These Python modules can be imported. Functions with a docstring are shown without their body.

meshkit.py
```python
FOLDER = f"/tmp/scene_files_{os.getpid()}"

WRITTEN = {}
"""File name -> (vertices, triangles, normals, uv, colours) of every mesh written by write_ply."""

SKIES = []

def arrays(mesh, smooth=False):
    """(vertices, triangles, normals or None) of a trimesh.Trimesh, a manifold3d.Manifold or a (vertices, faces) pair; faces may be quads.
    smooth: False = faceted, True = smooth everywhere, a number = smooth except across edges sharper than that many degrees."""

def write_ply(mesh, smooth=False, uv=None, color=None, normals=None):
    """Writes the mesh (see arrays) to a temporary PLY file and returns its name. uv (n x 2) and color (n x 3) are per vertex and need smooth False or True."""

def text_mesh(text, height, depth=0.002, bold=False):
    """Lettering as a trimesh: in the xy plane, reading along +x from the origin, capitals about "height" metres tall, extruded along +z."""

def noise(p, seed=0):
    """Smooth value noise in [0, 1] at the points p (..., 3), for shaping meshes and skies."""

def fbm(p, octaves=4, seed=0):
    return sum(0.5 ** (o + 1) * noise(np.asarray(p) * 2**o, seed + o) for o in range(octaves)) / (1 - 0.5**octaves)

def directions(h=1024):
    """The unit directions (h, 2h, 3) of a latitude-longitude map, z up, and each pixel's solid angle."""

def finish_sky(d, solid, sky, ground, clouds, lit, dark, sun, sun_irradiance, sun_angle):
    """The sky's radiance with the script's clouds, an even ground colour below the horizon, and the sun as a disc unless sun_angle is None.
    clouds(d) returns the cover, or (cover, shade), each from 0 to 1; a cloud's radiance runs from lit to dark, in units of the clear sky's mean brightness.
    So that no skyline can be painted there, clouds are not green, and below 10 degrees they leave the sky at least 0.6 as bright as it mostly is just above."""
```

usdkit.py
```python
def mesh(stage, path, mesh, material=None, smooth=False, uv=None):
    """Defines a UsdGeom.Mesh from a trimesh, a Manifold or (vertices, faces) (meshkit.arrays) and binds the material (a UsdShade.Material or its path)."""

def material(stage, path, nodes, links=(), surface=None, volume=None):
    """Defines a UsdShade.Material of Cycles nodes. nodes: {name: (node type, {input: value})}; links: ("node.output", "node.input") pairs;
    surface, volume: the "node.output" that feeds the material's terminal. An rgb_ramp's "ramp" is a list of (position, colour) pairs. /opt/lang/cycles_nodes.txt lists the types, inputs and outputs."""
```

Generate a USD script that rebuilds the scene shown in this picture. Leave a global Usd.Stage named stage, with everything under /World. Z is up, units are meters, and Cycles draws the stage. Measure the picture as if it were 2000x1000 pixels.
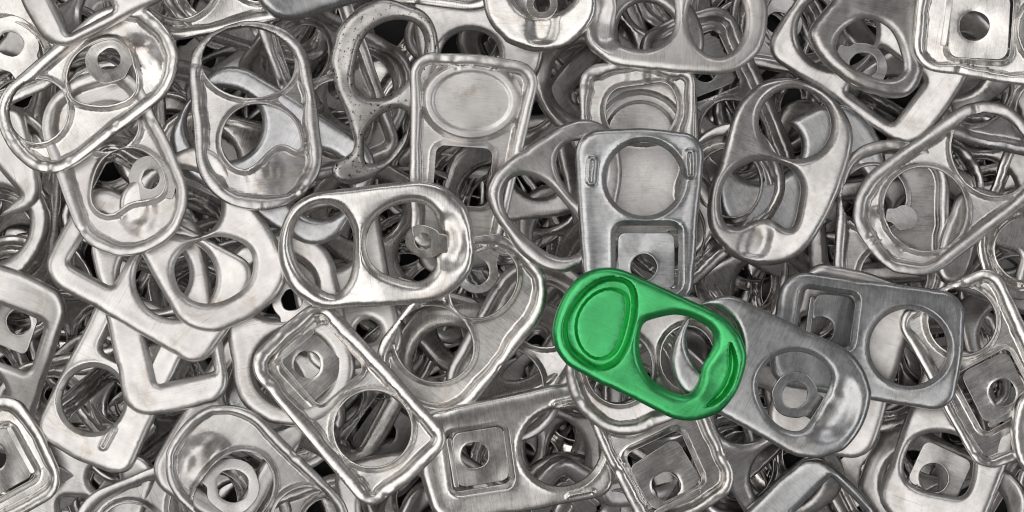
import math, random
import numpy as np
import shapely
from shapely.geometry import Polygon, Point, LineString, MultiPoint
from shapely import affinity
from scipy.spatial import Delaunay, cKDTree
from scipy.interpolate import splprep, splev
from scipy.optimize import linprog
from pxr import Usd, UsdGeom, UsdLux, UsdShade, Gf, Sdf, Vt
import usdkit, meshkit

stage = Usd.Stage.CreateInMemory()
UsdGeom.SetStageUpAxis(stage, UsdGeom.Tokens.z)
UsdGeom.SetStageMetersPerUnit(stage, 1.0)
UsdGeom.Xform.Define(stage, '/World')
MM = 0.001

# ------------------------------------------------------------------ camera, lamps, exposure
CAM_H, Z_REF, PX = 400.0, 21.0, 16.0        # mm above the table; height of the plane in focus; photo pixels per mm there
FOCAL = 100.0
cam = UsdGeom.Camera.Define(stage, '/World/camera')
cam.CreateFocalLengthAttr(FOCAL)
cam.CreateHorizontalApertureAttr(FOCAL * (2000 / PX) / (CAM_H - Z_REF))
cam.CreateVerticalApertureAttr(FOCAL * (1000 / PX) / (CAM_H - Z_REF))
cam.CreateClippingRangeAttr(Gf.Vec2f(0.02, 10.0))
cam.CreateExposureAttr(0.0)
cam.AddTranslateOp().Set(Gf.Vec3d(0, 0, CAM_H * MM))


def softbox(name, loc, target, w, h, power, color):
    """A rectangular studio lamp at loc facing target (metres)."""
    l = UsdLux.RectLight.Define(stage, '/World/' + name)
    l.CreateWidthAttr(w); l.CreateHeightAttr(h)
    l.CreateIntensityAttr(power); l.CreateColorAttr(Gf.Vec3f(*color))
    m = Gf.Matrix4d().SetLookAt(Gf.Vec3d(*loc), Gf.Vec3d(*target), Gf.Vec3d(0.01, 1, 0.02)).GetInverse()
    l.AddTransformOp().Set(m)


softbox('overhead_softbox', (-0.20, -0.10, 0.75), (-0.20, -0.10, 0), 0.60, 1.0, 1.45, (1.0, 0.98, 0.96))
softbox('left_softbox', (-0.75, 0.25, 0.40), (0, 0, 0), 0.40, 0.6, 1.2, (1.0, 0.97, 0.94))
softbox('right_softbox', (0.62, -0.10, 0.45), (0, 0, 0), 0.18, 0.6, 1.9, (0.97, 0.98, 1.0))
softbox('back_softbox', (0.15, 0.62, 0.40), (0, 0, 0), 0.5, 0.14, 2.0, (0.98, 0.98, 1.0))
mt = usdkit.material(stage, '/World/Looks/studio_surround', {'b': ('background_shader', {'color': (1.0, 0.97, 0.95), 'strength': 0.115})}, [], surface='b.background')
dome = UsdLux.DomeLight.Define(stage, '/World/studio_ambient')
UsdShade.MaterialBindingAPI.Apply(dome.GetPrim()).Bind(mt)


# ------------------------------------------------------------------ materials
def metal(name, color, rough=(0.20, 0.42), brush=(6500, 480), mottle=0.25, pits=0.0, bump=0.35, dent=0.15):
    nodes = {
        'tc': ('texture_coordinate', {}),
        'mb': ('mapping', {'scale': (brush[0], brush[1], 800)}),
        'nb': ('noise_texture', {'scale': 1.0, 'detail': 3.0, 'roughness': 0.6}),
        'nr': ('noise_texture', {'scale': 330.0, 'detail': 5.0, 'roughness': 0.62}),
        'rr': ('map_range', {'from_min': 0.32, 'from_max': 0.68, 'to_min': rough[0], 'to_max': rough[1], 'clamp': True}),
        'nm': ('noise_texture', {'scale': 1500.0, 'detail': 8.0, 'roughness': 0.75}),
        'rm': ('rgb_ramp', {'ramp': [(0.0, tuple(c * (1 - mottle) for c in color)), (0.36, tuple(c * (1 - 0.6 * mottle) for c in color)), (0.52, color), (1.0, tuple(min(1, c * 1.05) for c in color))]}),
        'nd': ('noise_texture', {'scale': 420.0, 'detail': 3.0, 'roughness': 0.5}),
        'bd': ('bump', {'strength': dent, 'distance': 0.00008}),
        'bb': ('bump', {'strength': bump, 'distance': 0.000012}),
        'ms': ('mapping', {'scale': (9000, 170, 500), 'rotation': (0, 0, 0.55)}),
        'ns': ('noise_texture', {'scale': 1.0, 'detail': 2.0, 'roughness': 0.5, 'distortion': 0.3}),
        'rs': ('rgb_ramp', {'ramp': [(0.0, (1, 1, 1)), (0.685, (1, 1, 1)), (0.73, (0.72, 0.71, 0.70)), (1.0, (0.68, 0.67, 0.66))]}),
        'nt': ('noise_texture', {'scale': 210.0, 'detail': 7.0, 'roughness': 0.68, 'distortion': 0.6}),
        'rt': ('rgb_ramp', {'ramp': [(0.0, (1, 1, 1)), (0.58, (1, 1, 1)), (0.66, (0.86, 0.83, 0.79)), (0.74, (0.74, 0.69, 0.63)), (1.0, (0.66, 0.60, 0.54))]}),
        'x1': ('mix_color', {'blend_type': 'multiply', 'fac': 1.0}),
        'x2': ('mix_color', {'blend_type': 'multiply', 'fac': 1.0}),
        'mr': ('math', {'math_type': 'multiply_add', 'value2': 0.12}),
        'cb': ('map_range', {'from_min': 0.30, 'from_max': 0.70, 'to_min': 0.90, 'to_max': 1.04, 'clamp': True}),
        'cm': ('mix_color', {'blend_type': 'multiply', 'fac': 1.0}),
        'ro': ('math', {'math_type': 'subtract', 'value2': 0.06}),
        'p': ('principled_bsdf', {'metallic': 1.0}),
    }
    links = [('tc.object', 'mb.vector'), ('mb.vector', 'nb.vector'), ('tc.object', 'nr.vector'), ('nr.fac', 'rr.value'),
             ('nb.fac', 'mr.value1'), ('rr.result', 'mr.value3'), ('mr.value', 'ro.value1'), ('ro.value', 'p.roughness'),
             ('nb.fac', 'cb.value'), ('cb.result', 'cm.b'), ('cm.result', 'x1.a'), ('tc.object', 'ms.vector'), ('ms.vector', 'ns.vector'), ('ns.fac', 'rs.fac'), ('rs.color', 'x1.b'),
             ('tc.object', 'nt.vector'), ('nt.fac', 'rt.fac'), ('x1.result', 'x2.a'), ('rt.color', 'x2.b'), ('x2.result', 'p.base_color'), ('tc.object', 'nm.vector'), ('nm.fac', 'rm.fac'), ('tc.object', 'nd.vector'),
             ('nd.fac', 'bd.height'), ('nb.fac', 'bb.height'), ('bd.normal', 'bb.normal'), ('bb.normal', 'p.normal')]
    if pits:
        nodes['np'] = ('noise_texture', {'scale': 2100.0, 'detail': 4.0, 'roughness': 0.7})
        nodes['rp'] = ('rgb_ramp', {'ramp': [(0.0, (1, 1, 1)), (0.36, (1, 1, 1)), (0.42, (0, 0, 0)), (1.0, (0, 0, 0))]})
        nodes['mp'] = ('mix_color', {'b': (0.06, 0.05, 0.045)})
        links += [('tc.object', 'np.vector'), ('np.fac', 'rp.fac'), ('rp.color', 'mp.fac'), ('rm.color', 'mp.a'), ('mp.result', 'cm.a')]
    else:
        links += [('rm.color', 'cm.a')]
    return usdkit.material(stage, '/World/Looks/' + name, nodes, links, surface='p.BSDF')


M = {
    'bright': metal('bright_aluminium', (0.85, 0.825, 0.80), (0.22, 0.36)),
    'satin': metal('satin_aluminium', (0.81, 0.785, 0.765), (0.32, 0.46), bump=0.6, mottle=0.10),
    'grey': metal('grey_aluminium', (0.69, 0.67, 0.655), (0.27, 0.42), mottle=0.25),
    'blue': metal('blue_grey_aluminium', (0.60, 0.605, 0.615), (0.26, 0.40), mottle=0.32),
    'shiny': metal('polished_aluminium', (0.85, 0.82, 0.79), (0.15, 0.28), mottle=0.12, bump=0.15, dent=0.25),
    'dull': metal('dull_aluminium', (0.60, 0.585, 0.57), (0.18, 0.34), mottle=0.30, bump=0.25),
    'pitted': metal('pitted_aluminium', (0.60, 0.58, 0.56), (0.30, 0.46), pits=1.0),
    'green': metal('green_anodised_aluminium', (0.10, 0.60, 0.21), (0.31, 0.41), brush=(480, 6500), mottle=0.12, bump=0.5, dent=0.1),
}
M['table'] = usdkit.material(stage, '/World/Looks/dark_table', {
    'tc': ('texture_coordinate', {}), 'n': ('noise_texture', {'scale': 300.0, 'detail': 5.0}),
    'r': ('rgb_ramp', {'ramp': [(0.0, (0.025, 0.024, 0.023)), (1.0, (0.06, 0.057, 0.055))]}), 'p': ('principled_bsdf', {'roughness': 0.6})},
    [('tc.object', 'n.vector'), ('n.fac', 'r.fac'), ('r.color', 'p.base_color')], surface='p.BSDF')


# ------------------------------------------------------------------ scene helpers
_names = {}


def numbered(parent, name):
    k = _names.get((parent, name), -1) + 1
    _names[(parent, name)] = k
    return name if k == 0 else f'{name}_{k:03d}'


def put_mesh(path, V, F, N, mat):
    m = UsdGeom.Mesh.Define(stage, path)
    m.CreatePointsAttr(Vt.Vec3fArray.FromNumpy((V * MM).astype(np.float32)))
    m.CreateFaceVertexCountsAttr(Vt.IntArray.FromNumpy(np.full(len(F), 3, np.int32)))
    m.CreateFaceVertexIndicesAttr(Vt.IntArray.FromNumpy(F.astype(np.int32).ravel()))
    m.CreateSubdivisionSchemeAttr('none')
    if N is not None:
        m.CreateNormalsAttr(Vt.Vec3fArray.FromNumpy(N.astype(np.float32)))
        m.SetNormalsInterpolation('vertex')
    UsdShade.MaterialBindingAPI.Apply(m.GetPrim()).Bind(M[mat])
    return m


def tag(prim, label=None, cat=None, group=None, kind=None):
    for k, v in (('label', label), ('category', cat), ('group', group), ('kind', kind)):
        if v:
            prim.SetCustomDataByKey(k, v)


def fbm(p, scale, seed, octaves=3):
    """Signed noise about [-1, 1]."""
    return (meshkit.fbm(np.asarray(p) / scale, octaves, seed) - 0.5) * 2.6


def sstep(a, b, x):
    t = np.clip((x - a) / (b - a), 0, 1)
    return t * t * (3 - 2 * t)


# ------------------------------------------------------------------ shapes in the plane (mm)
def spline(pts, n=120, s=0.0):
    pts = np.asarray(pts, float)
    tck, _ = splprep(np.vstack([pts, pts[:1]]).T, s=s, per=True)
    return Polygon(np.array(splev(np.linspace(0, 1, n, endpoint=False), tck)).T).buffer(0)


def hull_outline(L, Wn, Wf, Rn, Rf, bulge=0.25):
    cs = []
    for x, W, R, sg in ((-L / 2, Wn, Rn, -1), (L / 2, Wf, Rf, 1)):
        for y in (-1, 1):
            cs.append(Point(x - sg * (R + bulge), y * (W / 2 - R)).buffer(R, 16))
        r2 = min(W * 0.75, L * 0.4)
        cs.append(Point(x - sg * r2, 0).buffer(r2, 24).intersection(shapely.box(-99, -W * 0.28, 99, W * 0.28)))
    return shapely.union_all(cs).convex_hull


def resample(poly, ds):
    ring = poly.exterior
    n = max(12, int(round(ring.length / ds)))
    s = np.arange(n) / n * ring.length
    p = shapely.get_coordinates(shapely.line_interpolate_point(ring, s))
    return s, p, ring.length


def inward(p):
    """Left normals of a closed loop, turned so that they point inside it."""
    t = np.roll(p, -1, 0) - np.roll(p, 1, 0)
    t /= np.linalg.norm(t, axis=1, keepdims=True) + 1e-12
    n = np.stack([-t[:, 1], t[:, 0]], 1)
    area = 0.5 * np.sum(p[:, 0] * np.roll(p[:, 1], -1) - np.roll(p[:, 0], -1) * p[:, 1])
    return n if area > 0 else -n


def vertex_normals(V, F):
    fn = np.cross(V[F[:, 1]] - V[F[:, 0]], V[F[:, 2]] - V[F[:, 0]])
    N = np.zeros_like(V)
    for k in range(3):
        np.add.at(N, F[:, k], fn)
    return N / (np.linalg.norm(N, axis=1, keepdims=True) + 1e-12)


def shell(poly, holes, top, bottom, rings_out, rings_in, ds, grid, seed, extra=(), width=None):
    """A closed solid over poly minus holes: top(xy, d, e) and bottom(...) give its heights; rings_* are distances from the edges at which points lie.
    Returns V, F and, per triangle, the centre's plan position, whether it faces up, and the distances to the outline and to the nearest hole with its number."""
    rng = np.random.default_rng(seed)
    region = poly
    for h in holes:
        region = region.difference(h)
    if region.geom_type != 'Polygon':
        region = max(region.geoms, key=lambda g: g.area)
    edge = poly.exterior
    pts, isb = [], []
    hole_rings = [h.exterior for h in holes]

    def dist(p):
        P = shapely.points(p)
        d = shapely.distance(edge, P)
        e = np.full((len(p), max(1, len(holes))), 99.0)
        for k, h in enumerate(hole_rings):
            e[:, k] = shapely.distance(h, P)
        return d, e

    s, p, per = resample(poly, ds)
    n = inward(p)
    wv = np.ones(len(p)) if width is None else width(s / per)
    for r in rings_out:
        pts.append(p + n * (r * wv)[:, None] if r else p); isb.append(np.full(len(p), r == 0))
    for h in holes:
        s, p, per = resample(h, ds * 0.85)
        n = -inward(p)
        for r in rings_in:
            pts.append(p + n * r if r else p); isb.append(np.full(len(p), r == 0))
    for loop in extra:
        pts.append(loop); isb.append(np.zeros(len(loop), bool))
    x0, y0, x1, y1 = poly.bounds
    gx, gy = np.meshgrid(np.arange(x0, x1, grid), np.arange(y0, y1, grid * 0.87))
    gx[1::2] += grid / 2
    g = np.stack([gx.ravel(), gy.ravel()], 1) + rng.uniform(-0.12, 0.12, (gx.size, 2)) * grid
    pts.append(g); isb.append(np.zeros(len(g), bool))
    nring = sum(len(x) for x in pts[:-1])
    P = np.vstack(pts); B = np.concatenate(isb)
    ok = shapely.contains_xy(region, P[:, 0], P[:, 1]) | B
    # boundary points must lie on the region's own edge
    onb = shapely.distance(region.boundary, shapely.points(P)) < 1e-4
    ok &= np.where(B, onb, ~onb)
    idx = np.where(ok)[0]
    P, B, ring = P[idx], B[idx], (np.arange(len(ok)) < nring)[idx]
    d, e = dist(P)
    em = np.minimum(d, e.min(1))
    tree = cKDTree(P[ring])
    keep = ring.copy()
    far = tree.query(P[~ring])[0] > grid * 0.55
    keep[np.where(~ring)[0][far]] = True
    P, B, d, e = P[keep], B[keep], d[keep], e[keep]
    # thin out points that nearly coincide, edges first
    order = np.argsort(~B, kind='stable')
    P, B, d, e = P[order], B[order], d[order], e[order]
    near = cKDTree(P).query_pairs(0.022, output_type='ndarray')
    drop = np.zeros(len(P), bool)
    if len(near):
        drop[near.max(1)] = True
        drop &= ~B
    P, B, d, e = P[~drop], B[~drop], d[~drop], e[~drop]
    tri = Delaunay(P).simplices
    c = P[tri].mean(1)
    tri = tri[shapely.contains_xy(region, c[:, 0], c[:, 1])]
    a = P[tri]
    ar = (a[:, 1, 0] - a[:, 0, 0]) * (a[:, 2, 1] - a[:, 0, 1]) - (a[:, 1, 1] - a[:, 0, 1]) * (a[:, 2, 0] - a[:, 0, 0])
    tri[ar < 0] = tri[ar < 0][:, ::-1]
    tri = tri[np.abs(ar) > 1e-7]
    zt = top(P, d, e); zb = bottom(P, d, e, zt)
    zb = np.minimum(zb, zt - 0.02)
    mid = (zt + zb) / 2
    zt = np.where(B, mid, zt)
    n = len(P)
    bi = np.where(~B)[0]
    remap = np.arange(n)
    remap[bi] = n + np.arange(len(bi))
    V = np.vstack([np.column_stack([P, zt]), np.column_stack([P[bi], zb[bi]])])
    F = np.vstack([tri, remap[tri][:, ::-1]])
    c = P[tri].mean(1)
    dc, ec = dist(c)
    return V, F, c, dc, ec


def sheet(poly, holes, t=0.30, ds=0.35, grid=0.9, seed=0, lip=0.0):
    """A thin flat plate with softened edges."""
    def top(P, d, e):
        m = np.minimum(d, e.min(1))
        z = t * (0.55 + 0.45 * np.sqrt(1 - np.clip(1 - m / 0.15, 0, 1) ** 2))
        return z + lip * np.exp(-(e.min(1) / 0.3) ** 2)

    def bottom(P, d, e, zt):
        return 0 * d + lip * np.exp(-(e.min(1) / 0.3) ** 2)
    V, F, *_ = shell(poly, holes, top, bottom, [0, 0.03, 0.08, 0.16], [0, 0.03, 0.1, 0.2, 0.4], ds, grid, seed)
    return V, F


# ------------------------------------------------------------------ one ring-pull tab
def build_tab(t):
    """t: plan shapes in the tab's own frame (x from the rivet end to the finger end, z out of its smooth face). Returns {part: (V, F, N)} in mm."""
    seed, T, w0, web = t['seed'], t.get('T', 1.45), t.get('w', 1.5), 0.28
    rng = np.random.default_rng(seed)
    poly = t['outline']
    # uneven, slightly knocked outline
    s, p, per = resample(poly, 0.5)
    ang = s / per * 2 * np.pi
    wob = t.get('wobble', 0.085)
    cyc = np.column_stack([np.cos(ang), np.sin(ang)])
    off = wob * fbm(np.column_stack([cyc * 2.6, np.zeros(len(s))]), 1.0, seed, 1) + wob * 0.7 * (0.35 - np.abs(fbm(np.column_stack([cyc * 3.4, np.ones(len(s))]), 1.0, seed + 1, 1)))
    kinks = rng.uniform(0, 1, t.get('kinks', 3))
    def near_kink(u, wid):
        dd = np.abs((np.asarray(u)[:, None] - kinks[None, :] + 0.5) % 1.0 - 0.5) * per
        return np.exp(-(dd / wid) ** 2).max(1)
    off += 0.12 * near_kink(s / per, 0.7)
    poly = Polygon(p + inward(p) * off[:, None]).buffer(0)
    holes = [h.simplify(0.01) for h in t['holes']]
    hi = t.get('detail', 1.0)
    wn = rng.uniform(0, 10)

    def width(u):
        a = np.asarray(u) * 2 * np.pi
        q = np.column_stack([np.cos(a), np.sin(a), np.full(len(a), wn)])
        v = 1 + t.get('ragged', 0.16) * (fbm(q * [3, 3, 1], 1.0, seed + 2, 1) + 0.6 * (0.4 - np.abs(fbm(q * [7, 7, 1], 1.0, seed + 3, 1))))
        return w0 * np.clip(v, 0.55, 1.6)

    ring = poly.exterior

    def local_w(P):
        u = shapely.line_locate_point(ring, shapely.points(P)) / ring.length
        return width(u), u

    recess, raised, beads, bowls = t.get('recess'), t.get('plate'), t.get('beads', []), t.get('bowls', [])

    def signed(shape, P):
        pts = shapely.points(P)
        dd = shapely.distance(shape.exterior, pts)
        return np.where(shapely.contains_xy(shape, P[:, 0], P[:, 1]), dd, -dd)

    sink, drop, lipw = t.get('sink', 0.02), t.get('drop', 0.55), t.get('lipw', 0.95)

    def relief(P):
        z = np.zeros(len(P))
        if recess is not None:
            z -= t.get('recess_depth', 0.75) * sstep(0.0, 0.75, signed(recess, P))
        if raised is not None:
            z += t.get('plate_height', 0.35) * sstep(-0.05, 0.45, signed(raised, P))
        for b in beads:
            q = signed(b, P)
            z += 0.30 * sstep(-0.25, 0.28, q) - 0.42 * sstep(0.30, 0.46, q)
        for gshape in t.get('grooves', []):
            z -= 0.75 * sstep(-0.1, 0.4, signed(gshape, P))
        for cx, cy, rx, ry, dep in bowls:
            rho = np.hypot((P[:, 0] - cx) / rx, (P[:, 1] - cy) / ry)
            k = sstep(0.0, 0.6, 1 - rho)
            cr = fbm(np.column_stack([P, np.full(len(P), 0.7)]), 3.2, seed + 7, 2)
            cr2 = np.abs(fbm(np.column_stack([P, np.full(len(P), 4.7)]), 3.0, seed + 8, 1))
            z += k * (-0.7 * dep + t.get('creases', 1.0) * (0.30 * cr - 0.62 * cr2))
        return z

    def top(P, d, e):
        wl, _ = local_w(P)
        r = T * 0.60
        q = np.clip(d / r, 0, 1)
        z = T * 0.5 + T * 0.5 * np.sqrt(1 - (1 - q) ** 2)
        inner = sstep(r * 1.15, wl + 0.5, d)
        z = z - sink * inner + relief(P) * sstep(wl * 0.35, wl * 0.85, d)
        em = e.min(1)
        z -= drop * np.clip(1 - em / lipw, 0, 1) ** 2.2
        if t.get('lipbead'):
            z += t['lipbead'] * np.exp(-((em - 0.62) / 0.26) ** 2)
        z += 0.012 * fbm(np.column_stack([P, 0 * d]), 3.0, seed + 5, 2)
        return z

    curl, curlw = t.get('curl', 0.42), t.get('curlw', 0.62)

    def bottom(P, d, e, zt):
        wl, u = local_w(P)
        a = u * 2 * np.pi
        q = np.column_stack([np.cos(a) * 14, np.sin(a) * 14, d * 0.35])
        ends = sstep(0.25, 0.5, np.abs(P[:, 0]) / (t['L'] * 1.0))
        pleat = (0.012 + 0.05 * ends) * fbm(q, 1.0, seed + 9, 2)
        q = np.clip((d - wl * 0.42) / (wl * 0.58), -1, 1)
        ell = np.sqrt(np.clip(1 - np.abs(q) ** 2.2, 0, 1))
        tube = T * 0.5 - T * 0.52 * ell + pleat * ell + 0.17 * near_kink(u, 0.34) * ell
        out = zt - web
        em = e.min(1)
        q = np.clip((em - curlw * 0.5) / (curlw * 0.5), -1, 1)
        cw = np.where(np.isin(e.argmin(1), t.get('plain', [])), 0.35, 1.0)
        out = out - curl * cw * np.sqrt(np.clip(1 - q * q, 0, 1))
        m = sstep(0.985, 1.07, d / wl)
        tube = np.minimum(tube, np.where(d < wl, out, 99))
        return tube * (1 - m) + out * m

    extra = []
    for shape, offs in ((recess, (-0.1, 0.1, 0.3, 0.5, 0.7, 0.85)), (raised, (-0.1, 0.05, 0.2, 0.35, 0.5))):
        if shape is not None:
            _, p, _ = resample(shape, 0.35)
            extra += [p + inward(p) * o for o in offs]
    for b in beads:
        _, p, _ = resample(b, 0.22)
        extra += [p + inward(p) * o for o in (-0.26, -0.12, 0.02, 0.15, 0.27, 0.34, 0.45)]
    for cx, cy, rx, ry, dep in bowls:
        g = np.stack(np.meshgrid(np.arange(cx - rx, cx + rx, 0.33), np.arange(cy - ry, cy + ry, 0.33)), -1).reshape(-1, 2)
        g = g[np.hypot((g[:, 0] - cx) / rx, (g[:, 1] - cy) / ry) < 1]
        extra.append(g)
    for b in t.get('grooves', []):
        _, p, _ = resample(b, 0.25)
        extra += [p + inward(p) * o for o in (-0.15, 0.0, 0.15, 0.3, 0.42)]
    rin = [0, 0.03, 0.1, 0.2, 0.32, 0.46, 0.58, 0.64, 0.8, 1.0]
    rout = [0, 0.025, 0.09, 0.18, 0.3, 0.44, 0.6, 0.76, 0.89, 0.97, 1.02, 1.09, 1.25]
    if hi < 1:
        rin, rout = [0, 0.06, 0.2, 0.42, 0.62, 0.95], [0, 0.05, 0.18, 0.4, 0.7, 0.93, 1.04, 1.3]
    V, F, c, dc, ec = shell(poly, holes, top, bottom, rout, rin, 0.36 / hi, 0.75 / hi, seed, extra, width)
    # bends, twist and dents of the whole sheet
    L = t['L']
    k1, k2, tw = t.get('bend', (rng.normal(0, 0.35), rng.normal(0, 0.2), rng.normal(0, 0.35)))

    def deform(V):
        V = V.copy()
        x, y = V[:, 0] / (L / 2), V[:, 1] / (L / 4)
        V[:, 2] += k1 * x * x + k2 * y * y + tw * x * y
        V[:, 2] += t.get('dents', 0.09) * fbm(np.column_stack([V[:, :2], np.full(len(V), 9.0)]), 6.0, seed + 11, 2)
        for (ax, pos, amt) in t.get('folds', []):        # a fold across the tab: (direction in the plane, where along it, rise per mm beyond it)
            s = V[:, 0] * math.cos(ax) + V[:, 1] * math.sin(ax) - pos
            V[:, 2] += amt * (np.sqrt(s * s + 0.7) + s) / 2
        return V

    V = deform(V)
    N = vertex_normals(V, F)
    # parts
    wl, _ = local_w(c)
    kind = np.zeros(len(c), int)
    names = ['face_plate', 'rolled_rim']
    for k in range(len(holes)):
        names.append('hole_lip'); kind[ec[:, k] < 0.64] = len(names) - 1
    kind[dc < wl * 1.05] = 1
    shape = raised if raised is not None else recess
    if shape is not None:
        names.append(t.get('panel_name', 'panel')); kind[shapely.contains_xy(shape.buffer(0.4), c[:, 0], c[:, 1]) & (dc > wl)] = len(names) - 1
    for b in beads:
        names.append('bead'); kind[shapely.contains_xy(b.buffer(0.2), c[:, 0], c[:, 1]) & (dc > wl * 0.5)] = len(names) - 1
    for q in bowls:
        names.append('crushed_flap')
        kind[(np.hypot((c[:, 0] - q[0]) / q[2], (c[:, 1] - q[1]) / q[3]) < 0.8) & (kind == 0)] = len(names) - 1
    kind = np.concatenate([kind, kind])
    parts = []
    for k, nm in enumerate(names):
        f = F[kind == k]
        if len(f) < 6:
            continue
        u, inv = np.unique(f, return_inverse=True)
        parts.append((nm, V[u], inv.reshape(-1, 3), N[u]))
    for nm, poly2, hs, z, (tx, ty), lip in t.get('plates', []):
        v, f = sheet(poly2, hs, seed=seed + 31, lip=lip)
        cx, cy = poly2.centroid.x, poly2.centroid.y
        v[:, 2] += z + tx * (v[:, 0] - cx) + ty * (v[:, 1] - cy)
        v[:, 2] += 0.10 * fbm(np.column_stack([v[:, :2], 0 * v[:, 0]]), 3.0, seed + 21, 2)
        v = deform(v)
        parts.append((nm, v, f, vertex_normals(v, f)))
    return parts


# ------------------------------------------------------------------ the pile: where each tab lies
def torn(c, r, seed, amount=0.09):
    a = np.linspace(0, 2 * np.pi, 40, endpoint=False)
    rr = r * (1 + amount * fbm(np.column_stack([np.cos(a) * 1.6, np.sin(a) * 1.6, 0 * a]), 1.0, int(seed), 2))
    return Polygon(np.column_stack([c[0] + rr * np.cos(a), c[1] + rr * np.sin(a)]))


class Frame:
    """The plane of one tab: photo pixels to the tab's own millimetres."""
    def __init__(self, c, a, back):
        self.c, self.a, self.back = np.array(c, float), math.radians(a), back
        self.yaw = -self.a

    def local(self, px):
        d = (np.asarray(px, float) - self.c) / PX
        d = np.stack([d[..., 0], -d[..., 1]], -1)
        co, si = math.cos(-self.yaw), math.sin(-self.yaw)
        x, y = d[..., 0] * co - d[..., 1] * si, d[..., 0] * si + d[..., 1] * co
        return np.stack([x, -y if self.back else y], -1)

    def rot(self):
        co, si = math.cos(self.yaw), math.sin(self.yaw)
        R = np.array([[co, -si, 0], [si, co, 0], [0, 0, 1.0]])
        return R @ np.diag([1, -1, -1.0]) if self.back else R


def px_shape(fr, s):
    """A hole or plate given in photo pixels: ('e', x, y, rx, ry, turn), ('r', x, y, w, h, turn, corner) or ('p', [points])."""
    k = s[0]
    if k == 'e':
        q = affinity.rotate(affinity.scale(Point(0, 0).buffer(1, 28), s[3], s[4]), s[5] if len(s) > 5 else 0, origin=(0, 0))
        q = affinity.translate(q, s[1], s[2])
    elif k == 'r':
        r = s[6] if len(s) > 6 else 14
        q = shapely.box(-s[3] / 2 + r, -s[4] / 2 + r, s[3] / 2 - r, s[4] / 2 - r).buffer(r, 10)
        q = affinity.translate(affinity.rotate(q, s[5] if len(s) > 5 else 0, origin=(0, 0)), s[1], s[2])
    else:
        q = spline(s[1], 110)
    return Polygon(fr.local(np.array(q.exterior.coords)[:-1])).buffer(0)


def ring_plate(fr, s):
    """Washer left round the rivet: (x, y, outer, inner, neck direction in the picture, z, tilt x, tilt y)."""
    x, y, ro, ri, neck = s[:5]
    c = fr.local((x, y)); ro /= PX; ri /= PX
    d = fr.local((x + math.cos(math.radians(neck)), y + math.sin(math.radians(neck)))) - c
    d /= np.linalg.norm(d)
    disc = torn(c, ro, x, 0.07)
    arm = LineString([c, c + d * (ro + 0.7)]).buffer(ro * 0.55, cap_style='flat')
    poly = disc.union(arm).buffer(-0.3).buffer(0.6).buffer(-0.3)
    return ('rivet_ring', poly, [torn(c, ri, y + 7)] if ri else [], s[5] if len(s) > 5 else 0.5, (s[6], s[7]) if len(s) > 7 else (0.08, -0.06), 0.06)


def tongue_plate(fr, s):
    """Rivet tongue in the square opening: (shape, hole x, hole y, hole radius, z, tilt x, tilt y)."""
    q = px_shape(fr, s[0])
    hs = [torn(fr.local((s[1], s[2])), s[3] / PX, s[1], 0.06)] if s[3] else []
    return ('rivet_tongue', q, hs, s[4], (s[5], s[6]), 0.10)


STYLE = {   # outline radii: nose, finger end (share of the width), holes when none are given
    'oval': (0.40, 0.44), 'square': (0.24, 0.19), 'blunt': (0.30, 0.33), 'pointed': (0.42, 0.30)}


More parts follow.
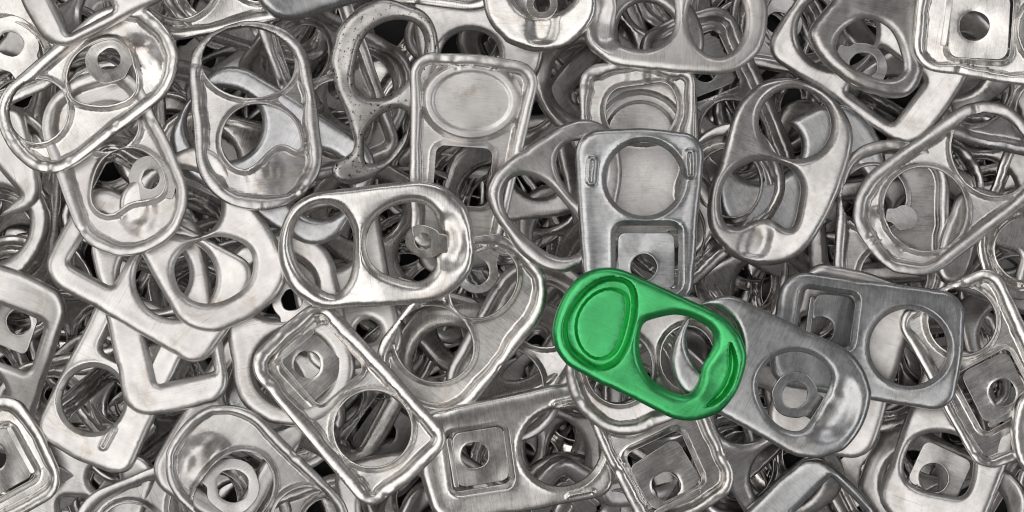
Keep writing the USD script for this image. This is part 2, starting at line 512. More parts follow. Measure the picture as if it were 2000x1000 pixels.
def make_spec(k, i):
    fr = Frame(k['c'], k['a'], k.get('back', False))
    L, W = k.get('L', 372) / PX, k.get('W', 234) / PX
    Wn = k.get('Wn', W * PX * 0.96) / PX
    st = k.get('style', 'oval')
    t = dict(seed=1000 + 37 * i, L=L)
    if 'outline' in k:
        t['outline'] = px_shape(fr, ('p', k['outline']))
    else:
        rn, rf = STYLE[st]
        t['outline'] = hull_outline(L, Wn, W, rn * Wn, rf * W)
    hs = [px_shape(fr, h) for h in k.get('holes', [])]
    if 'holes' not in k:
        f = affinity.translate(affinity.scale(Point(0, 0).buffer(1, 28), L * 0.195, W * 0.32), L * 0.205, 0)
        if st == 'square':
            n = affinity.translate(shapely.box(-3.1, -3.2, 3.1, 3.2).buffer(0.8), -L * 0.20, 0)
        else:
            n = affinity.translate(affinity.scale(Point(0, 0).buffer(1, 28), L * 0.16, W * 0.29), -L * 0.215, 0)
        hs = [f, n]
    t['holes'] = hs
    t['beads'] = [px_shape(fr, b) for b in k.get('beads', [])]
    if 'recess' in k:
        t['recess'] = px_shape(fr, k['recess'])
    if 'plate' in k:
        t['plate'] = px_shape(fr, k['plate'])
    t['grooves'] = [px_shape(fr, b) for b in k.get('grooves', [])]
    t['bowls'] = []
    for (x, y, rx, ry, dep) in k.get('bowls', []):
        c = fr.local((x, y)); t['bowls'].append((c[0], c[1], rx / PX, ry / PX, dep))
    t['plates'] = []
    t['plain'] = [n for n, h in enumerate(k.get('holes', [])) if h[0] == 'r'] if 'holes' in k else ([1] if st == 'square' else [])
    if 'ring' in k:
        t['plates'].append(ring_plate(fr, k['ring']))
    if 'tongue' in k:
        tp = tongue_plate(fr, k['tongue'])
        t['plates'].append(tp)
        bx, by = tp[1].bounds[0], tp[1].centroid.y
        bar = shapely.box(bx - 0.42, by - 3.0, bx + 0.05, by + 3.0).buffer(0.12)
        t['plates'].append(('fold_bar', bar, [], tp[3] + (-0.35 if fr.back else 0.35), (0.0, 0.0), 0.0))
    if 'creases' in k:
        t['creases'] = k['creases']
    t.update(k.get('set', {}))
    return fr, t


# height of the pile so far, on a grid (mm)
GX, GY, GS = 92.0, 60.0, 0.4
H = np.zeros((int(2 * GY / GS), int(2 * GX / GS)))
OWNER = np.full(H.shape, -1)


def cells(P):
    return (np.clip(((P[:, 1] + GY) / GS).astype(int), 0, H.shape[0] - 1), np.clip(((P[:, 0] + GX) / GS).astype(int), 0, H.shape[1] - 1))


def rest(V, xy, tmax, tilt=None, sink=0.0):
    """Lays the points V (already turned and flipped) at xy on the pile: the lowest resting plane z = ax + by + c. Returns a, b, c."""
    iy, ix = cells(V[:, :2] + xy)
    need = H[iy, ix] - V[:, 2]
    x, y = V[:, 0], V[:, 1]
    if tilt is not None:
        a, b = tilt
        return a, b, np.max(need - a * x - b * y) - sink
    r = linprog([0, 0, 1.0], A_ub=np.column_stack([-x, -y, -np.ones(len(x))]), b_ub=-need, bounds=[(-tmax, tmax), (-tmax, tmax), (None, None)], method='highs')
    a, b, c = r.x
    return a, b, c - sink


def tilt_matrix(a, b):
    n = np.array([-a, -b, 1.0]); n /= np.linalg.norm(n)
    v = np.cross([0, 0, 1.0], n); c = n[2]
    K = np.array([[0, -v[2], v[1]], [v[2], 0, -v[0]], [-v[1], v[0], 0]])
    return np.eye(3) + K + K @ K / (1 + c)


def occupy(V, F, who):
    P = np.vstack([V, V[F].mean(1)])
    iy, ix = cells(P[:, :2])
    order = np.argsort(P[:, 2])
    iy, ix, z = iy[order], ix[order], P[order, 2]
    better = z > H[iy, ix]
    iy, ix, z = iy[better], ix[better], z[better]
    H[iy, ix] = z
    OWNER[iy, ix] = who


def settle(fr, parts, tmax, tilt=None, sink=0.0, who=0, xy=None):
    V = np.vstack([p[1] for p in parts]); off = np.cumsum([0] + [len(p[1]) for p in parts])
    F = np.vstack([p[2] + o for p, o in zip(parts, off)])
    R = fr.rot()
    V0 = V @ R.T
    sub = V0[:: max(1, len(V0) // 3500)]
    z = Z_REF
    given = xy
    for _ in range(2):
        if given is None:
            s = (CAM_H - z) / (CAM_H - Z_REF) / PX
            xy = np.array([(fr.c[0] - 1000) * s, -(fr.c[1] - 500) * s])
        a, b, c = rest(sub, xy, tmax, tilt, sink)
        z = c + V0[:, 2].mean()
        if given is not None:
            break
    Rt = tilt_matrix(a, b) @ R
    pos = np.array([xy[0], xy[1], c])
    occupy(V @ Rt.T + pos, F, who)
    return Rt, pos


def pose(prim, R, pos):
    m = np.eye(4); m[:3, :3] = R.T; m[3, :3] = pos * MM
    UsdGeom.Xformable(prim).ClearXformOpOrder()
    x = UsdGeom.Xformable(prim)
    op = x.GetTransformOp() if hasattr(x, 'GetTransformOp') and x.GetTransformOp() else x.AddTransformOp()
    op.Set(Gf.Matrix4d(*m.ravel().tolist()))


def define_tab(name, parts, mat):
    path = '/World/' + numbered('/World', name)
    x = UsdGeom.Xform.Define(stage, path)
    for nm, V, F, N in parts:
        put_mesh(path + '/' + numbered(path, nm), V, F, N, mat)
    return x.GetPrim()


# ------------------------------------------------------------------ setting
tv = np.array([[-260, -220, 0], [260, -220, 0], [260, 220, 0], [-260, 220, 0]], float)
tb = put_mesh('/World/table_top', tv, np.array([[0, 1, 2], [0, 2, 3]]), None, 'table')
tag(tb.GetPrim(), 'dark table top under the heap of ring pulls', 'table top', kind='structure')

# ------------------------------------------------------------------ buried tabs that fill the pile
rng = random.Random(7)
protos = []
for i in range(16):
    st = ('oval', 'square', 'oval', 'blunt')[i % 4]
    k = dict(c=(1000, 500), a=0, back=False, style=st, L=rng.uniform(350, 390), W=rng.uniform(218, 240),
             set=dict(detail=0.6, bend=(rng.gauss(0, 0.8), rng.gauss(0, 0.4), rng.gauss(0, 0.8))))
    if i % 5 == 0:
        k['ring'] = (1000 + rng.uniform(20, 90), 500 + rng.uniform(-20, 20), 46, 24, rng.uniform(0, 360), 0.5, rng.uniform(-.3, .3), rng.uniform(-.3, .3))
    if i in (1, 9):
        k['tongue'] = (('r', 925, 500, 105, 112, 0, 16), 930, 500, 26, 0.4, rng.uniform(-.2, .2), rng.uniform(-.1, .1))
    fr, t = make_spec(k, 500 + i)
    protos.append((build_tab(t), ('bright', 'grey', 'dull', 'grey', 'shiny', 'dull')[i % 6]))
fillers = []
for layer in range(3):
    nx, ny = ((11, 7), (9, 6), (8, 5))[layer]
    for gy in range(ny):
        for gx in range(nx):
            px = 1000 + (gx - (nx - 1) / 2 + rng.uniform(-.4, .4)) * 2560 / nx
            py = 500 + (gy - (ny - 1) / 2 + rng.uniform(-.4, .4)) * 1500 / ny
            fr = Frame((px, py), rng.uniform(0, 360), rng.random() < 0.6)
            j = rng.randrange(len(protos))
            xy = np.array([(px - 1000) / PX, -(py - 500) / PX])
            tilt = None
            if layer == 2 and rng.random() < 0.4:
                tilt = (rng.uniform(-.6, .6), rng.uniform(-.6, .6))
            R, pos = settle(fr, protos[j][0], 0.45, tilt, 2.2 if tilt else 1.15, 1000 + len(fillers), xy)
            fillers.append((j, R, pos))

# ------------------------------------------------------------------ the tabs one can make out, lowest first (photo pixels)
B, Fc = True, False
TABS = [
 dict(id='low_left_of_torn', c=(1205, 115), a=143, mat='grey', label='dull tab curled on edge below the round-ended top tab, left of the torn one', bowls=[(1100, 200, 60, 60, 0.7)]),
 dict(id='between', c=(640, 160), a=72, back=B, style='square', mat='grey', W=200, label='shiny tab seen edge-on between the large oval tab and the pitted broken tab'),
 dict(id='bridge', c=(930, 30), a=80, W=250, mat='grey', holes=[('e', 920, 108, 58, 48), ('e', 920, -70, 70, 70)], label='grey tab whose bridge shows just above the tab with the oval boss'),
 dict(id='vplate', c=(1703, 105), a=216, style='square', W=240, L=375, mat='grey', holes=[('e', 1635, 58, 78, 74), ('r', 1734, 166, 112, 110, 36, 10)], label='flat square-nosed tab under the bent finger loop, its corner opening in a V'),
 dict(id='top_rim', c=(425, -52), a=170, back=B, mat='bright', label='thick rolled rim of a tab cut off by the top edge, above the large oval'),
 dict(id='top_rim2', c=(842, -100), a=5, back=B, mat='bright', label='tab showing only a pale rim at the top edge, above the pitted one'),
 dict(id='left_low', c=(-78, 405), a=25, mat='grey', label='scratched flat tab at the left edge, mostly under the pale square-nosed one'),
 dict(id='left_flat', c=(-105, 330), a=170, style='square', mat='satin', holes=[('r', -30, 375, 110, 110, -40, 8), ('e', -200, 330, 70, 70)], label='pale flat square-nosed tab half cut off by the left edge'),
 dict(id='right_low_ring', c=(1742, 455), a=92, back=B, tilt=(-0.06, -0.04), mat='grey', holes=[('e', 1705, 385, 64, 64), ('e', 1745, 540, 66, 60)], label='upside-down tab squeezed between the big two-hole oval and the ring-pull at the right edge'),
 dict(id='right_plate', c=(2010, 505), a=18, style='square', W=220, mat='grey', holes=[('r', 1938, 522, 90, 80, 18), ('e', 2080, 530, 70, 70)], label='grey flat tab at the right edge above the square round-holed one'),
 dict(id='ring_scrap', c=(150, 1030), a=-70, mat='grey', style='square', holes=[('r', 150, 1000, 60, 60, 0), ('e', 210, 930, 30, 30)], ring=(112, 950, 46, 22, 110, 1.2, 0.2, 0.3), label='buried tab with a torn rivet washer standing up near the bottom left corner'),
 dict(id='low_bottom', c=(335, 1022), a=-20, back=B, mat='grey', label='upside-down oval tab lying low at the bottom edge, left of the dished one'),
 dict(id='mottled', c=(472, 835), a=-60, style='square', mat='grey', label='mottled grey tab showing left of the long rolled-rim tab'),
 dict(id='under_crumple', c=(1643, 705), a=-75, style='square', mat='satin', holes=[('e', 1590, 680, 70, 70)], label='pale plate corner peeking out under the dark tab with the washer'),
 dict(id='hole_plate', c=(665, 560), a=258, style='square', L=330, W=195, mat='satin', holes=[('e', 715, 648, 23, 23), ('e', 640, 470, 60, 60)], label='pale plate with a small hole, between the bright oval and the long rolled-rim tab'),
 dict(id='washer_left', c=(560, 645), a=80, mat='satin', ring=(568, 590, 40, 20, 90, 1.0, 0, 0), label='tab whose washer shows at the lower left of the bright oval'),
 dict(id='left_of_green', c=(1020, 685), a=118, back=B, mat='grey', label='shiny upside-down tab partly covered by the left end of the green one'),
 dict(id='disc', c=(1250, 300), a=90, mat='grey', holes=[('e', 1328, 392, 42, 58, 20), ('e', 1240, 440, 60, 40)], tilt=(-0.1, -0.1), recess=('e', 1250, 262, 92, 88), plate=('e', 1250, 262, 70, 66), label='grey tab with a round pressed panel lying under the torn square tab'),
 dict(id='torn', c=(1245, 305), a=-90, back=B, style='square', W=226, mat='grey', tilt=(-0.03, -0.03), holes=[('p', [(1184, 215), (1200, 178), (1250, 168), (1302, 165), (1320, 195), (1316, 235), (1290, 268), (1245, 275), (1205, 262)])], bowls=[(1245, 160, 60, 30, 0.3)], set=dict(ragged=0.4), label='torn-edged tab with a D-shaped hole between the upright dimpled tab and the wide top tab'),
 dict(id='blue_low', c=(532, 305), a=211, W=238, L=390, mat='blue', style='blunt', holes=[('e', 440, 245, 72, 70), ('e', 620, 360, 60, 66)], tilt=(-0.08, -0.04), label='blue-grey flat tab lying under the large upside-down oval tab'),
 dict(id='slot_left', c=(226, 745), a=115, L=334, W=204, style='square', mat='satin', holes=[('e', 184, 782, 60, 62), ('r', 258, 668, 96, 90, 25, 14)], beads=[('r', 216, 856, 16, 50, 28, 7)], set=dict(lipbead=0.12), label='pale square tab with one slot beside its round hole, lower left'),
 dict(id='left_square', c=(-8, 698), a=110, L=366, W=226, style='square', mat='satin', holes=[('r', 28, 656, 112, 110, 20, 14), ('e', -55, 780, 70, 70)], tongue=(('r', 22, 640, 92, 84, 20, 14), 36, 628, 25, -0.9, 0.1, 0.15), label='square-nosed tab at the left edge with a tongue deep in its opening'),
 dict(id='vee', c=(314, 619), a=-102, style='square', W=212, mat='satin', holes=[('r', 348, 680, 112, 118, -13, 6), ('e', 300, 540, 66, 66)], label='pale square-nosed tab pointing down, under the flat tab left of centre'),
 dict(id='flat_square', c=(290, 534), a=29, style='square', W=224, mat='satin', holes=[('r', 206, 492, 94, 108, 29, 8), ('e', 342, 546, 76, 76)], label='pale flat square tab under the D-holed tab left of centre'),
 dict(id='d_hole', c=(397, 470), a=58, mat='satin', W=238, L=345, style='blunt', holes=[('p', [(342, 520), (360, 490), (388, 473), (425, 464), (460, 472), (484, 490), (490, 520), (482, 550), (458, 573), (426, 588), (382, 587), (355, 567), (343, 540)]), ('e', 362, 400, 70, 62, 30)], label='smooth matt tab with D-shaped finger hole lying across the flat square tab'),
 dict(id='wrinkled', c=(224, 318), a=66, W=228, L=366, back=B, mat='satin', holes=[('p', [(184, 350), (196, 318), (228, 294), (266, 292), (300, 312), (320, 345), (318, 372), (290, 388), (255, 395), (215, 415), (192, 405)]), ('e', 205, 250, 62, 44, 0)], ring=(292, 348, 44, 18, 20, 0.9, 0.1, 0.2), bowls=[(270, 410, 60, 45, 0.35)], label='upside-down tab with wrinkled rounded rim, below the ring-pull with the washer at upper left'),
 dict(id='ring_left', c=(-38, 108), a=-25, back=B, mat='bright', holes=[('p', [(-90, 150), (-60, 80), (0, 40), (60, 60), (90, 105), (75, 150), (30, 165), (-30, 185)])], ring=(22, 88, 56, 25, 60, 0.7, 0.1, 0.2), bowls=[(70, 110, 45, 60, 0.4)], label='upside-down tab with torn washer cut off by the left edge near the top'),
 dict(id='ring_pull', c=(172, 172), a=-38, L=376, W=216, back=B, mat='bright', holes=[('p', [(133, 165), (140, 120), (175, 88), (215, 78), (248, 100), (262, 140), (262, 180), (225, 202), (180, 203), (145, 190)]), ('e', 76, 214, 57, 60)], ring=(210, 116, 46, 22, -20, 0.7, 0.05, -0.1), bowls=[(275, 115, 45, 60, 0.45)], set=dict(w=1.6, ragged=0.18), label='long upside-down tab with a washer in its finger hole, near the top left corner'),
 dict(id='top_left', c=(216, -76), a=-27, style='square', mat='satin', holes=[('r', 158, -6, 98, 112, -27, 8), ('e', 300, -150, 72, 72)], label='smooth pale square-nosed tab cut off at the top left'),
 dict(id='top_blue', c=(664, -105), a=-18, L=380, style='blunt', mat='blue', label='blue-grey smooth tab cut off by the top edge above the pitted broken tab'),
 dict(id='big_back', c=(500, 225), a=83, L=365, W=242, back=B, mat='grey', holes=[('e', 487, 122, 88, 68, 5), ('p', [(437, 270), (455, 225), (505, 203), (558, 218), (585, 260), (583, 290), (560, 280), (535, 285), (510, 310), (480, 328), (450, 312)])], bowls=[(515, 340, 72, 42, 0.35)], set=dict(w=1.6, ragged=0.18), label='large upside-down oval tab with two big holes and a wrinkled rim, upper left'),
 dict(id='pitted', c=(752, 170), a=95, back=Fc, mat='pitted', L=350, outline=[(688, 250), (662, 195), (653, 130), (660, 70), (695, 25), (755, 4), (820, 22), (850, 75), (846, 150), (815, 205), (795, 270), (755, 325), (700, 348), (655, 335), (660, 310), (690, 290)],
      holes=[('p', [(705, 182), (696, 120), (716, 70), (765, 42), (812, 52), (826, 85), (806, 140), (775, 172), (735, 190)]), ('p', [(712, 262), (735, 230), (785, 212), (796, 222), (775, 280), (745, 310), (715, 312), (712, 290)])], tilt=(-0.10, 0.12), set=dict(wobble=0.3, dents=0.5, sink=0.0, drop=0.75), label='pitted dull tab bent and broken open at its lower loop'),
 dict(id='boss', c=(910, 302), a=-84, L=385, W=245, Wn=182, back=B, style='square', mat='satin', holes=[('r', 905, 345, 108, 112, 4, 16)], recess=('e', 921, 200, 100, 82, 3), plate=('e', 921, 200, 78, 60, 3), set=dict(panel_name='raised_boss', recess_depth=1.0, plate_height=0.15, w=1.4), label='tab with a closed oval raised boss and a square opening below it'),
 dict(id='two_ring', c=(905, 638), a=-52, L=382, W=228, back=B, mat='bright', holes=[('e', 850, 672, 78, 70, 40), ('e', 945, 556, 72, 58, -50)], ring=(932, 534, 42, 24, -60, 0.7, 0.1, 0.1), label='upside-down two-hole tab with a thin creased rim, left of the green one'),
 dict(id='triangle', c=(1075, 378), a=-47, mat='grey', outline=[(950, 372), (965, 340), (1010, 300), (1060, 266), (1115, 236), (1180, 250), (1212, 320), (1195, 420), (1150, 502), (1092, 529), (1032, 507), (978, 442)], holes=[('p', [(983, 372), (1000, 348), (1030, 344), (1068, 362), (1105, 402), (1135, 448), (1128, 487), (1090, 498), (1042, 472), (1000, 432)]), ('p', [(1088, 300), (1110, 280), (1150, 282), (1172, 340), (1135, 392), (1100, 360)])], label='smooth grey tab with a triangular hole, left of the upright dimpled tab'),
 dict(id='dimpled', c=(1247, 428), a=-89, L=345, W=248, Wn=212, style='square', mat='blue', holes=[('e', 1257, 352, 72, 70), ('r', 1262, 502, 120, 122, 0, 16)], beads=[('r', 1156, 338, 20, 56, 4, 9), ('r', 1344, 324, 20, 56, -2, 9)], tongue=(('r', 1262, 508, 110, 108, 0, 14), 1256, 520, 25, 0.15, 0.03, 0), set=dict(lipbead=0.16), tilt=(-0.06, -0.06), label='upright square tab with a round hole flanked by two dimples, just above the green one'),
 dict(id='wide_top', c=(1318, 30), a=3, L=366, W=234, mat='satin', holes=[('p', [(1205, 20), (1212, -40), (1260, -60), (1305, -30), (1318, 20), (1310, 70), (1275, 97), (1235, 98), (1208, 85)]), ('e', 1400, 38, 56, 76)], bowls=[(1185, 50, 42, 70, 0.7)], label='wide smooth two-hole tab at the top edge, crumpled at its left end'),
 dict(id='round_end_top', c=(1062, -78), a=93, L=364, W=226, mat='bright', holes=[('p', [(1000, -10), (1010, -80), (1060, -100), (1115, -75), (1130, -10), (1100, 25), (1065, 32), (1030, 28)])], bowls=[(1062, 48, 70, 38, 0.7)], ring=(1060, 10, 32, 16, -90, 0.2, 0.2, 0.1), label='round-ended tab hanging in from the top edge, with a dished flap in its hole'),
 dict(id='under_oval', c=(1565, 345), a=150, W=222, L=350, mat='blue', holes=[('e', 1492, 292, 76, 62, -20), ('e', 1640, 372, 58, 60)], tilt=(-0.05, 0.0), sink=3.0, label='mottled grey tab seen through both holes of the big smooth oval'),
 dict(id='big_oval', c=(1523, 337), a=110, L=380, outline=[(1480, 163), (1525, 150), (1588, 163), (1640, 198), (1667, 250), (1658, 320), (1622, 410), (1585, 475), (1538, 512), (1478, 520), (1420, 496), (1384, 450), (1382, 390), (1408, 300), (1436, 215)], W=242, mat='grey', holes=[('e', 1554, 240, 72, 70, 20), ('p', [(1412, 362), (1440, 328), (1490, 314), (1540, 326), (1563, 360), (1560, 400), (1540, 448), (1510, 432), (1480, 430), (1452, 442), (1420, 440), (1407, 402)])], bowls=[(1475, 472, 62, 36, 0.35)], creases=0.6, set=dict(drop=0.9, lipw=1.15, T=1.45, kinks=1), tilt=(-0.03, -0.02), label='big smooth oval tab with two holes, right of the upright dimpled tab'),
 dict(id='loop', c=(1690, 45), a=100, L=360, mat='grey', outline=[(1572, 72), (1600, 28), (1640, -25), (1700, -65), (1775, -45), (1815, 10), (1800, 70), (1802, 140), (1775, 188), (1710, 190), (1640, 160), (1590, 110)], holes=[('p', [(1625, 92), (1645, 60), (1690, 40), (1735, 58), (1758, 105), (1757, 148), (1735, 160), (1690, 152), (1650, 132)])], ring=(1682, 132, 47, 26, 200, 0.7, 0.1, 0.1), tilt=(-0.16, -0.14), set=dict(w=2.1, T=1.9, dents=0.4), label='bent tab with a raised finger loop round a loose washer, upper right'),
 dict(id='end_right', c=(2085, 480), a=175, back=B, mat='shiny', W=200, label='wrinkled tab end poking in at the right edge'),
 dict(id='creased', c=(1852, 368), a=143, L=404, W=242, back=B, mat='grey', holes=[('e', 1805, 408, 80, 84, -30), ('e', 1935, 300, 72, 86, -35)], ring=(1764, 425, 26, 0, 190, 0.7, -0.25, 0.2), bowls=[(1730, 450, 40, 60, 0.5)], set=dict(ragged=0.15, w=1.7, T=1.55, kinks=3), label='long upside-down two-hole tab with a creased rim at the right edge'),
 dict(id='corner_tongue', c=(1975, 42), a=8, L=384, W=246, back=B, style='square', mat='bright', holes=[('r', 1915, 52, 118, 128, 4, 16), ('e', 2062, 60, 72, 72)], tongue=(('r', 1912, 50, 116, 130, 3, 20), 1902, 51, 29, 0.75, 0.0, 0.0), tilt=(0.05, 0.02), label='upside-down tab with a big holed tongue at the top right corner'),
 dict(id='left_rim', c=(-66, 936), a=151, L=360, W=232, back=B, style='square', mat='bright', holes=[('r', 0, 905, 112, 112, -29, 14), ('e', -140, 975, 70, 70)], tongue=(('r', -5, 905, 108, 108, -29, 14), -12, 892, 26, 0.8, 0.05, 0.0), label='upside-down square tab with shiny rolled rim at the left edge near the bottom'),
 dict(id='bottom_mid', c=(792, 1060), a=-100, style='square', mat='satin', label='pale tab end at the bottom edge, left of the slotted square tab'),
 dict(id='dished', c=(505, 965), a=224, L=385, W=222, back=B, mat='grey', holes=[('p', [(385, 985), (398, 940), (430, 903), (472, 884), (518, 900), (535, 945), (515, 995), (465, 1025), (415, 1018)]), ('e', 596, 1020, 62, 66)], ring=(458, 948, 52, 30, 215, 0.6, 0.2, 0.15), bowls=[(400, 905, 55, 70, 0.8)], set=dict(w=1.2), label='dished upside-down oval tab at the bottom edge with a washer inside'),
 dict(id='slot_bottom', c=(1005, 882), a=-10, L=374, W=236, style='square', mat='bright', holes=[('r', 932, 892, 112, 116, -8, 12), ('e', 1094, 873, 78, 76)], beads=[('r', 1101, 784, 58, 19, -12, 8), ('r', 1131, 967, 58, 19, -12, 8)], tongue=(('r', 938, 890, 104, 110, -8, 18), 926, 887, 26, 0.3, 0.0, 0.05), set=dict(lipbead=0.14), label='square tab with round hole and two slots, below and left of the green one'),
 dict(id='long_rolled', c=(680, 785), a=49, L=384, W=212, back=B, style='square', mat='bright', holes=[('r', 632, 712, 118, 112, 49, 14), ('e', 728, 835, 73, 72)], beads=[('r', 813, 788, 58, 22, 50, 10), ('r', 680, 915, 58, 22, 50, 10)], tongue=(('r', 613, 720, 98, 104, 47, 18), 604, 712, 26, 0.95, 0.04, -0.04), set=dict(w=1.65, ragged=0.12, kinks=2, wobble=0.05), label='upside-down square tab with a thick rolled rim and a holed tongue, below the bright oval'),
 dict(id='bright_oval', c=(736, 478), a=-5, L=374, W=234, mat='bright', holes=[('p', [(576, 475), (588, 425), (622, 400), (660, 405), (686, 440), (690, 500), (678, 550), (655, 570), (622, 556), (590, 520)]), ('p', [(715, 480), (730, 430), (770, 402), (830, 403), (850, 432), (848, 480), (845, 522), (820, 545), (770, 540), (730, 518)])], bowls=[(872, 470, 42, 66, 0.55)], ring=(824, 472, 34, 16, 0, 0.0, 0.9, 0.1), set=dict(drop=0.9, lipw=1.3, T=1.7), label='bright smooth oval tab with two holes lying level, left of the picture centre'),
 dict(id='tongue_bottom', c=(1284, 846), a=245, L=364, W=222, back=B, style='square', mat='bright', holes=[('r', 1300, 918, 116, 118, -25, 14), ('e', 1225, 780, 66, 66)], tongue=(('r', 1302, 930, 112, 104, -32, 18), 1306, 952, 28, 0.75, 0.02, 0.05), label='upside-down tab with a square holed tongue below the green one'),
 dict(id='square_low', c=(1866, 868), a=-69, L=372, W=226, style='square', mat='grey', holes=[('p', [(1784, 862), (1815, 846), (1896, 876), (1900, 902), (1872, 972), (1850, 970), (1768, 935)]), ('e', 1925, 780, 70, 70)], tongue=(('r', 1835, 922, 104, 92, 25, 16), 1822, 935, 28, 0.1, 0.1, 0.2), label='square-nosed grey tab pointing down at the lower right, its tongue sunk in'),
 dict(id='tongue_right', c=(1925, 722), a=243, L=372, W=226, back=B, style='square', mat='bright', holes=[('r', 1945, 762, 122, 128, -28, 14), ('e', 1880, 625, 66, 66)], tongue=(('r', 1946, 756, 108, 112, -26, 18), 1960, 766, 27, 0.75, 0.0, 0.1), label='upside-down tab with V-shaped rolled rim and holed tongue at the right edge'),
 dict(id='crumple_under_green', c=(1270, 715), a=160, back=B, W=230, L=330, mat='grey', holes=[('e', 1210, 720, 62, 70), ('e', 1340, 700, 50, 60)], label='crumpled upside-down tab directly under the green one'),
 dict(id='round_hole', c=(1693, 664), a=8, L=380, W=238, style='square', mat='blue', holes=[('e', 1775, 679, 77, 75), ('r', 1612, 622, 108, 104, 8, 12)], tongue=(('r', 1628, 634, 84, 118, 5, 20), 1604, 646, 27, -1.1, -0.12, 0.15), set=dict(lipbead=0.10), tilt=(-0.06, -0.03), label='dark square tab with one large round hole, right of the green one'),
 dict(id='apex', c=(1546, 1080), a=135, style='square', W=240, mat='blue', tilt=(-0.05, 0.03), holes=[('r', 1628, 1008, 104, 112, 45, 6), ('e', 1480, 1160, 70, 70)], label='dark blue-grey tab corner pointing up at the bottom edge'),
 dict(id='circle_right', c=(2152, 845), a=182, mat='bright', label='rounded tab end just entering at the right edge near the bottom'),
 dict(id='dark_washer', c=(1505, 736), a=27, L=398, W=224, mat='blue', holes=[('p', [(1480, 745), (1500, 708), (1545, 688), (1600, 705), (1620, 730), (1612, 770), (1590, 808), (1560, 838), (1520, 828), (1490, 790)]), ('p', [(1345, 640), (1370, 600), (1410, 610), (1440, 650), (1440, 700), (1410, 730), (1365, 715), (1345, 680)])], ring=(1553, 772, 45, 25, 30, -0.5, -0.25, 0.2), bowls=[(1618, 795, 58, 76, 1.0)], tilt=(-0.07, 0.03), label='dark tab with a washer in its crumpled finger hole, under the green one'),
 dict(id='green', c=(1268, 672), a=25.5, L=377, W=219, mat='green', style='oval', cat='ring pull', grp=None,
      holes=[('p', [(1250, 655), (1258, 632), (1282, 622), (1320, 616), (1360, 628), (1387, 650), (1386, 680), (1370, 710), (1360, 748), (1340, 767), (1310, 762), (1275, 740), (1254, 705)])],
      recess=('p', [(1102, 645), (1119, 595), (1154, 556), (1195, 541), (1234, 554), (1246, 590), (1241, 640), (1226, 685), (1200, 715), (1169, 722), (1136, 706), (1112, 680)]),
      plate=('p', [(1126, 645), (1132, 610), (1152, 582), (1193, 564), (1224, 577), (1229, 608), (1219, 655), (1200, 692), (1172, 703), (1145, 690)]),
      bowls=[(1400, 735, 40, 62, 0.3)], creases=0.3, grooves=[('p', [(1420, 668), (1433, 702), (1430, 742), (1411, 772), (1374, 789), (1384, 776), (1405, 752), (1417, 722), (1418, 692)])], sink=-0.1, set=dict(recess_depth=1.3, plate_height=0.4, kinks=2, panel_name='pressed_panel', drop=0.75, lipw=1.2, bend=(0.15, 0.1, 0.0)), tilt=(-0.03, 0.05),
      label='bright green ring pull lying whole on top of the silver pile'),
]

report = []
for i, k in enumerate(TABS):
    fr, t = make_spec(k, i)
    parts = build_tab(t)
    R, pos = settle(fr, parts, k.get('tmax', 0.14), k.get('tilt'), k.get('sink', 0.6), i)
    prim = define_tab('pull_tab', parts, k.get('mat', 'bright'))
    pose(prim, R, pos)
    tag(prim, k['label'], 'pull tab', k.get('grp', 'silver pull tabs on top of the pile') if k.get('mat') != 'green' else None)
    report.append((k['id'], round(float(pos[2]), 2)))

# ------------------------------------------------------------------ tabs deep in the gaps where the table would show
from scipy import ndimage
gy, gx = np.mgrid[0:H.shape[0], 0:H.shape[1]]
WX, WY = (gx + .5) * GS - GX, (gy + .5) * GS - GY
inside = (np.abs(WX) < 1000 / PX + 2) & (np.abs(WY) < 500 / PX + 2)
plain = [n for n in range(len(protos)) if not any(p[0] in ('rivet_ring', 'rivet_tongue') for p in protos[n][0])]
for n in range(80):
    lab, cnt = ndimage.label((H < 2.6) & inside)
    if cnt == 0:
        break
    size = ndimage.sum(np.ones_like(H), lab, np.arange(1, cnt + 1))
    m = lab == 1 + int(size.argmax())
    if m.sum() < 4:
        break
    cx, cy = WX[m].mean(), WY[m].mean()
    yaw = rng.uniform(0, 360)
    j = plain[rng.randrange(len(plain))]
    fr = Frame((1000, 500), yaw, rng.random() < 0.6)
    off = rng.choice((0.0, 6.0, -6.0))                         # so that a bridge or an end of the tab fills the gap
    xy = np.array([cx + off * math.cos(fr.yaw), cy + off * math.sin(fr.yaw)])
    V = np.vstack([p[1] for p in protos[j][0]]); fo = np.cumsum([0] + [len(p[1]) for p in protos[j][0]])
    F = np.vstack([p[2] + o for p, o in zip(protos[j][0], fo)])
    R = tilt_matrix(rng.uniform(-.18, .18), rng.uniform(-.18, .18)) @ fr.rot()
    Vw = V @ R.T
    pos = np.array([xy[0], xy[1], max(0.05, rng.uniform(0.1, 1.6)) - np.percentile(Vw[:, 2], 3)])
    occupy(Vw + pos, F, 1000 + len(fillers))
    fillers.append((j, R, pos))

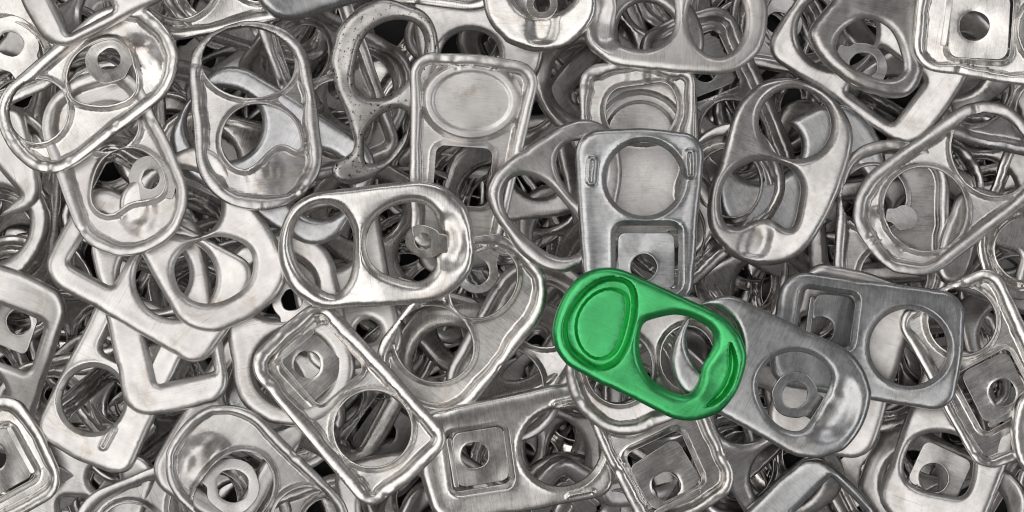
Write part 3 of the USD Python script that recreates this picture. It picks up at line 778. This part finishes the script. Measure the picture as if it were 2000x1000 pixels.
# ------------------------------------------------------------------ buried tabs: only those that show
who, cnt = np.unique(OWNER[inside & (OWNER >= 1000)], return_counts=True)
seen = np.zeros(len(fillers), int)
seen[who - 1000] = cnt
SHORT = dict(green='the green ring pull', bright_oval='the bright level oval', dark_washer='the dark tab with the washer', round_hole='the dark round-holed square tab', dimpled='the upright dimpled tab',
             boss='the tab with the oval boss', big_back='the large upside-down oval', pitted='the pitted broken tab', big_oval='the big smooth two-hole oval', creased='the creased tab at the right edge',
             loop='the bent finger loop', wide_top='the wide crumpled top tab', round_end_top='the round end hanging from the top', corner_tongue='the holed tongue in the top corner', long_rolled='the long rolled-rim tab',
             slot_bottom='the two-slotted square tab', slot_left='the one-slotted square tab', two_ring='the thin-rimmed two-hole tab', triangle='the tab with the triangular hole', d_hole='the D-holed matt tab',
             flat_square='the pale flat square tab', vee='the down-pointing pale tab', wrinkled='the wrinkled rounded tab', ring_pull='the long washer tab at upper left', top_left='the pale corner tab at top left',
             top_blue='the blue-grey top tab', left_square='the left-edge square tab', left_rim='the shiny rim at lower left', dished='the dished bottom tab', tongue_bottom='the holed tongue below the green pull',
             square_low='the sunken-tongue tab at lower right', tongue_right='the V-rimmed tab at the right', apex='the dark corner pointing up', torn='the torn square tab', vplate='the V-cornered flat tab', blue_low='the blue-grey low tab')
spots = {}
for i, k in enumerate(TABS):
    if k['id'] in SHORT:
        m = inside & (OWNER == i)
        if m.any():
            spots[k['id']] = (WX[m].mean(), WY[m].mean())
labels = {}
for n in np.argsort(-seen):
    if seen[n] < 4:
        continue
    m = inside & (OWNER == 1000 + n)
    x, y = WX[m].mean(), WY[m].mean()
    found = None
    for kid in sorted(spots, key=lambda q: math.hypot(spots[q][0] - x, spots[q][1] - y))[:5]:
        dx, dy = x - spots[kid][0], y - spots[kid][1]
        d = math.hypot(dx, dy)
        word = 'through the holes of' if d < 4.5 else ('right of', 'above right of', 'above', 'above left of', 'left of', 'below left of', 'below', 'below right of')[int(round(math.atan2(dy, dx) / (math.pi / 4))) % 8]
        text = f'half-buried silver tab glimpsed {word} {SHORT[kid]}'
        if text not in labels.values():
            found = text
            break
    labels[n] = found or 'silver pull tab deep in the pile, only a sliver glimpsed between other tabs'
first = {}
for n, (j, R, pos) in enumerate(fillers):
    if seen[n] < 4:
        continue
    if j not in first:
        prim = define_tab('buried_pull_tab', protos[j][0], protos[j][1])
        first[j] = prim
    else:
        prim = UsdGeom.Xform.Define(stage, '/World/' + numbered('/World', 'buried_pull_tab')).GetPrim()
        prim.GetReferences().AddInternalReference(first[j].GetPath())
        prim.SetInstanceable(True)
    pose(prim, R, pos)
    tag(prim, labels[n], 'pull tab', 'buried pull tabs glimpsed through gaps')
print('fillers kept', int((seen >= 4).sum()), 'of', len(fillers), 'top', H.max().round(1))
print(report)
